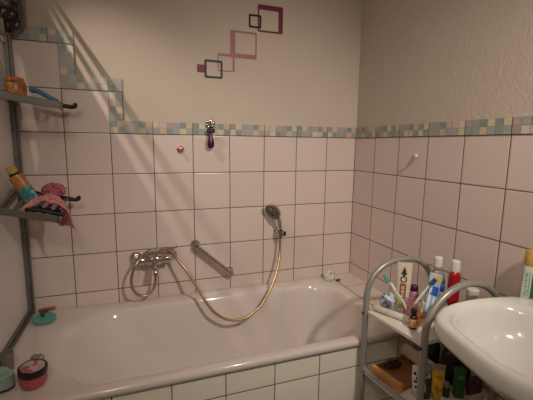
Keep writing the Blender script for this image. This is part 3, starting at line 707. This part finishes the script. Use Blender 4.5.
# ---- on the middle shelf
Z2 = SH[1]+.0008
t = thing('wooden_tray', 'brown wooden box tray on the middle trolley shelf', 'tray', (-.28, -.83, Z2))
tm = Matrix.Translation((-.280, -.843, Z2)) @ Matrix.Rotation(math.radians(9), 4, 'Z')
obj('tray_floor', box(B(), (-.085, -.082, 0), (.085, .062, .010), tm), 'wood', t, bevel=.001)
obj('side_panel', box(B(), (-.103, -.085, 0), (-.085, .066, .034), tm), 'wood_rim', t, bevel=.002)
obj('side_panel', box(B(), (.085, -.085, 0), (.098, .066, .030), tm), 'wood', t, bevel=.002)
obj('end_panel', box(B(), (-.085, .055, 0), (.085, .066, .030), tm), 'wood', t, bevel=.002)
t = thing('hair_clip', 'black hair clip lying in the wooden tray', 'clip', (-.315, -.800, Z2+.012))
for s in (-1, 1):
    obj('jaw', tube(B(), smooth_path([(-0.333, -.800+.004*s, Z2+.018), (-0.308, -.800+.020*s, Z2+.022), (-0.278, -.800+.020*s, Z2+.022), (-0.253, -.800+.006*s, Z2+.018)], 6), .006, 8), 'blackpl', t)
obj('hinge', tube(B(), [(-0.293, -.816, Z2+.024), (-0.293, -.784, Z2+.024)], .007, 10), 'blackpl', t)
t = thing('paper_roll', 'cream paper roll lying behind the wooden tray', 'roll', (-.19, -.82, Z2+.022))
obj('roll', tube(B(), [(-.205, -.772, Z2+.059), (-.190, -.925, Z2+.050)], .026, 24), 'cream', t)
obj('inner_core', tube(B(), [(-.1901, -.924, Z2+.050), (-.1899, -.9265, Z2+.050)], .012, 18), 'printdark', t)
t, patch, rp = flat_tube('cream_tube', 'white and black tube standing at the tray end, mid shelf', (-.312, -.966, Z2), (.0, .02, 1), -.6, .120, .036, .026, 'whitepl', 'cream')
patch('black_print', [(-.012, .008, .055, .065), (-.004, .012, .068, .08), (-.013, -.004, .084, .096), (-.008, .010, .035, .045)], 'printdark')
bottle('spray_can', 'dark patterned can with grey cap beside the near trolley leg', 'can', (-.288, -.985, Z2),
       [(.018, 0), (.021, .003), (.021, .095), (.017, .104)], 'zebra', [(.0165, .103), (.0175, .106), (.0175, .128), (.014, .132)], 'greige')
bottle('glass_jar', 'clear screw-top jar at the back of the middle shelf', 'jar', (-.140, -.797, Z2),
       [(.024, 0), (.028, .004), (.029, .02), (.029, .115), (.025, .127)], 'clear', [(.026, .125), (.027, .128), (.027, .150), (.024, .152)], 'greige')
bottle('dark_bottle', 'dark green bottle behind the yellow tube on middle shelf', 'bottle', (-.125, -.858, Z2),
       [(.018, 0), (.022, .004), (.0225, .02), (.0225, .10), (.016, .125), (.012, .13)], 'darkgreen', [(.013, .129), (.013, .15), (.011, .152)], 'blackpl')
t, patch, rp = flat_tube('sun_cream_tube', 'yellow tube with lilac foil crimp near the trolley leg', (-.258, -1.010, Z2), (.02, .0, 1), -.55, .142, .046, .03, 'yellow', 'yellowcap')
patch('foil_band', [(-.0205, .0205, .120, .1415)], 'lilac')
patch('lower_print', [(-.018, .018, .030, .06)], 'yellowprint')
patch('dark_lines', [(-.012, .013, .095, .098), (-.006, .015, .087, .089)], 'printdark')
# ---- on / beside the lower shelf, under the sink
blob_bag = thing('wash_bag', 'dark floral cloth wash bag under the sink', 'bag', (-.09, -.97, Z2))
bm = B()
bag = [(.030, .0), (.052, .012), (.060, .05), (.056, .11), (.040, .165), (.024, .190), (.030, .205)]
seg = 40; rings = []
for r, z in bag:
    rings.append([Vector((-.116+(r*.72)*math.cos(2*PI*i/seg)*(1+.07*math.sin(5*2*PI*i/seg+z*20)), -.958+r*math.sin(2*PI*i/seg)*(1+.07*math.cos(7*2*PI*i/seg)), Z2+z)) for i in range(seg)])
ringloft(bm, rings); obj('bag_body', bm, 'floral', blob_bag)
obj('drawstring', tube(B(), smooth_path([(-.133, -.958, Z2+.188), (-.136, -.981, Z2+.187), (-.143, -.985, Z2+.165), (-.150, -.987, Z2+.14)], 5), .003, 8), 'printdark', blob_bag)
def carton(name, label, loc, rz, sx, sy, sz, m, band=None):
    t = thing(name, label, 'box', loc, None, None, rz)
    obj('carton', box(B(), (-sx/2, -sy/2, 0), (sx/2, sy/2, sz)), m, t, world=False, smooth=False, bevel=.0015)
    obj('lid_flap', box(B(), (-sx/2+.001, -sy/2-.0008, sz), (sx/2-.001, sy/2, sz+.0012)), m, t, world=False, smooth=False)
    if band:
        bm = B()
        for z0, z1, u0, u1 in band[1]:
            box(bm, (-sx/2*u0, -sy/2-.0008, z0), (sx/2*u1, -sy/2, z1))
        obj('print', bm, band[0], t, world=False, smooth=False)
    return t
carton('soap_carton', 'upright dark green carton under the sink', (-.166, -1.026, Z2), -.45, .034, .026, .116, 'greenbox', ('greenprint', [(.082, .085, .8, .8), (.090, .093, .5, .6)]))
carton('soap_carton', 'purple dotted carton under the sink beside the green one', (-.092, -1.032, Z2), -.06, .062, .014, .066, 'purplebox')
bottle('cleaner_bottle', 'small silver-capped bottle between yellow tube and green carton', 'bottle', (-.212, -1.012, Z2),
       [(.010, 0), (.012, .003), (.012, .035), (.008, .042)], 'darkgreen', [(.009, .041), (.0095, .044), (.0095, .060), (.007, .062)], 'lilac')

# ------------------------------------------------------------------ washbasin
ws = thing('washbasin', 'white ceramic washbasin on the right wall', 'sink', (0, -1.39, .80))
cy = -1.39
ho = [(0, -1.113), (-.06, -1.100), (-.126, -1.091), (-.218, -1.084), (-.300, -1.085), (-.376, -1.102), (-.430, -1.130), (-.458, -1.170), (-.472, -1.235), (-.490, -1.31), (-.500, -1.37), (-.502, -1.39)]
hi = [(-.085, -1.39), (-.085, -1.25), (-.105, -1.18), (-.165, -1.128), (-.25, -1.118), (-.33, -1.131), (-.375, -1.165), (-.402, -1.215), (-.430, -1.31), (-.447, -1.39)]
def full(h, close):
    m = [(x, 2*cy-y) for x, y in reversed(h)]
    return h+[p for p in m if p not in h]
PO, PI_ = full(ho, 1), full(hi, 1)
def polar(poly, c, n):
    out = []
    for k in range(n):
        a = 2*PI*k/n; d = Vector((math.cos(a), math.sin(a))); best = 0
        for i in range(len(poly)):
            p, q = Vector(poly[i])-Vector(c), Vector(poly[(i+1) % len(poly)])-Vector(c)
            e = q-p; den = d.x*e.y-d.y*e.x
            if abs(den) < 1e-9: continue
            tt = (p.x*e.y-p.y*e.x)/den; s = (p.x*d.y-p.y*d.x)/den
            if tt > 0 and -1e-6 <= s <= 1+1e-6: best = max(best, tt)
        out.append(Vector((c[0]+d.x*best, c[1]+d.y*best)))
    return out
NB_ = 96; cO = (-.25, cy)
Po, Pi = polar(PO, cO, NB_), polar(PI_, cO, NB_)
def smooth_ring(P, it=3):
    for _ in range(it):
        P = [P[i] if P[i].x > -.004 else (P[i-1]+P[i]*2+P[(i+1) % len(P)])/4 for i in range(len(P))]
    return P
Po, Pi = smooth_ring(Po), smooth_ring(Pi)
def mixr(a, z, k=0.0, toward=None, sc=1.0, c=(-.25, cy), keep=True):
    out = []
    for p, q in zip(Po, Pi):
        v = p.lerp(q, k)
        v = Vector((c[0]+(v.x-c[0])*sc, c[1]+(v.y-c[1])*sc))
        if keep: v.x = min(v.x, -.001)
        out.append(Vector((v.x, v.y, z)))
    return out
DZ = .010
rings = [mixr(0, .655, 0, sc=.36, c=(-.12, cy)), mixr(0, .68, 0, sc=.55, c=(-.08, cy)), mixr(0, .73, 0, sc=.80, c=(-.02, cy)), mixr(0, .775, 0, sc=.93, c=(0, cy)), mixr(0, .802, 0, sc=.985, c=(0, cy)),
         mixr(0, .815, 0), mixr(0, .838, 0), mixr(0, .849, .015), mixr(0, .857, .07), mixr(0, .8625, .17), mixr(0, .8642, .30), mixr(0, .8625, .45), mixr(0, .856, .72),
         mixr(0, .845, .98), mixr(0, .830, 1, sc=.99), mixr(0, .79, 1, sc=.955), mixr(0, .755, 1, sc=.88), mixr(0, .732, 1, sc=.72), mixr(0, .722, 1, sc=.45), mixr(0, .721, 1, sc=.25), mixr(0, .72, 1, sc=.09)]
for rg in rings:
    for p in rg: p.z += DZ
bm = B(); ringloft(bm, rings); obj('bowl', bm, 'ceramic', ws, sharp=80)
obj('drain', lathe(B(), [(.022, 0), (.024, .002), (.019, .004), (.004, .003)], 24, 1, 1, Matrix.Translation((-.25, cy, .7305))), 'chrome', ws)
t = thing('face_cream_tube', 'white and green tube with yellow cap standing on the sink corner', 'tube', (-.041, -1.151, .873))
bm = B(); rings = []
Lm = Matrix.Translation((-.041, -1.151, .8735)) @ Matrix.Rotation(-.75, 4, 'Z')
for z, a, b in ((0, .020, .003), (.004, .0215, .004), (.04, .0215, .010), (.09, .0205, .015), (.118, .0205, .018), (.124, .0175, .016)):
    rings.append([Lm @ Vector((a*math.cos(2*PI*i/28), b*math.sin(2*PI*i/28), z)) for i in range(28)])
ringloft(bm, rings); bd = obj('body', bm, 'mintlabel', t)
obj('cap', lathe(B(), [(.019, .122), (.0212, .125), (.0205, .170), (.018, .173)], 26, 1, .95, Lm), 'yellowcap', t)
def surf(u, z):
    k = min(1, max(0, z/.118)); a = .0215-.0013*k; b = .004+.013*k**.75
    return Lm @ Vector((u, -b*math.sqrt(max(0, 1-(u/a)**2))-.0009, z))
def patch2(nm, rects, m_):
    bm = B()
    for u0, u1, z0, z1 in rects:
        g = [[bm.verts.new(surf(u0+(u1-u0)*i/4, z0+(z1-z0)*j/6)) for i in range(5)] for j in range(7)]
        for j in range(6):
            for i in range(4): bm.faces.new((g[j][i], g[j][i+1], g[j+1][i+1], g[j+1][i]))
    obj(nm, bm, m_, bd)
patch2('green_panel', [(.004, .0185, .006, .105)], 'greentube')
rects = []
for col, u in ((0, -.0135), (1, -.0055)):
    z = .014
    while z < .100:
        h_ = random.choice((.004, .006, .0075)); rects += [(u, u+.0042, z, z+.0013), (u if random.random() < .5 else u+.003, (u+.0014) if random.random() < .5 else u+.0042, z, z+h_*.7)]
        z += h_+.0012
patch2('lettering', rects, 'greentube')

# ------------------------------------------------------------------ lights
def area(name, loc, target, size, power, col, shape='DISK'):
    l = bpy.data.lights.new(name, 'AREA'); l.shape = shape; l.size = size; l.energy = power; l.color = col
    o = bpy.data.objects.new(name, l); COL.objects.link(o); o.location = loc
    o.rotation_euler = (Vector(target)-Vector(loc)).to_track_quat('-Z', 'Y').to_euler()
    return o
def point(name, loc, r, power, col):
    l = bpy.data.lights.new(name, 'POINT'); l.shadow_soft_size = r; l.energy = power; l.color = col
    o = bpy.data.objects.new(name, l); COL.objects.link(o); o.location = loc; return o
def spot(name, loc, target, r, power, col, cone, blend):
    l = bpy.data.lights.new(name, 'SPOT'); l.shadow_soft_size = r; l.energy = power; l.color = col; l.spot_size = math.radians(cone); l.spot_blend = blend
    o = bpy.data.objects.new(name, l); COL.objects.link(o); o.location = loc
    o.rotation_euler = (Vector(target)-Vector(loc)).to_track_quat('-Z', 'Y').to_euler(); return o
spot('room_lamp_light', (-.48, -2.15, 2.2), (-.50, -.1, .90), .05, 88, (1, .885, .755), 72, 1)
point('room_fill_light', (-1.55, -2.25, 2.2), .10, 15, (1, .885, .76))
spot('streak_light', (-1.83, -.60, 2.38), (-1.15, 0, 1.25), .004, 26, (1, .86, .72), 62, 1)  # unseen lamp added to throw diagonal streaks past the added slats
w = bpy.data.worlds.new('world'); S.world = w; w.use_nodes = True
w.node_tree.nodes['Background'].inputs[0].default_value = (.40, .33, .27, 1); w.node_tree.nodes['Background'].inputs[1].default_value = .18

# ------------------------------------------------------------------ camera
r = Vector((.9412829, -.33744057, .01097098)); u = Vector((.0408609, .14611651, .98842316)); f = Vector((.33513712, .92993754, -.1513251))
cam = bpy.data.cameras.new('camera'); co = bpy.data.objects.new('camera', cam); COL.objects.link(co)
mw = Matrix((r, u, -f)).transposed().to_4x4(); mw.translation = Vector((-1.28879, -1.95920, 1.39026)); co.matrix_world = mw
cam.sensor_width = 36; cam.lens = 362.657/533*36; cam.clip_start = .02
S.camera = co
S.view_settings.view_transform = 'Standard'; S.view_settings.look = 'None'; S.view_settings.exposure = 0
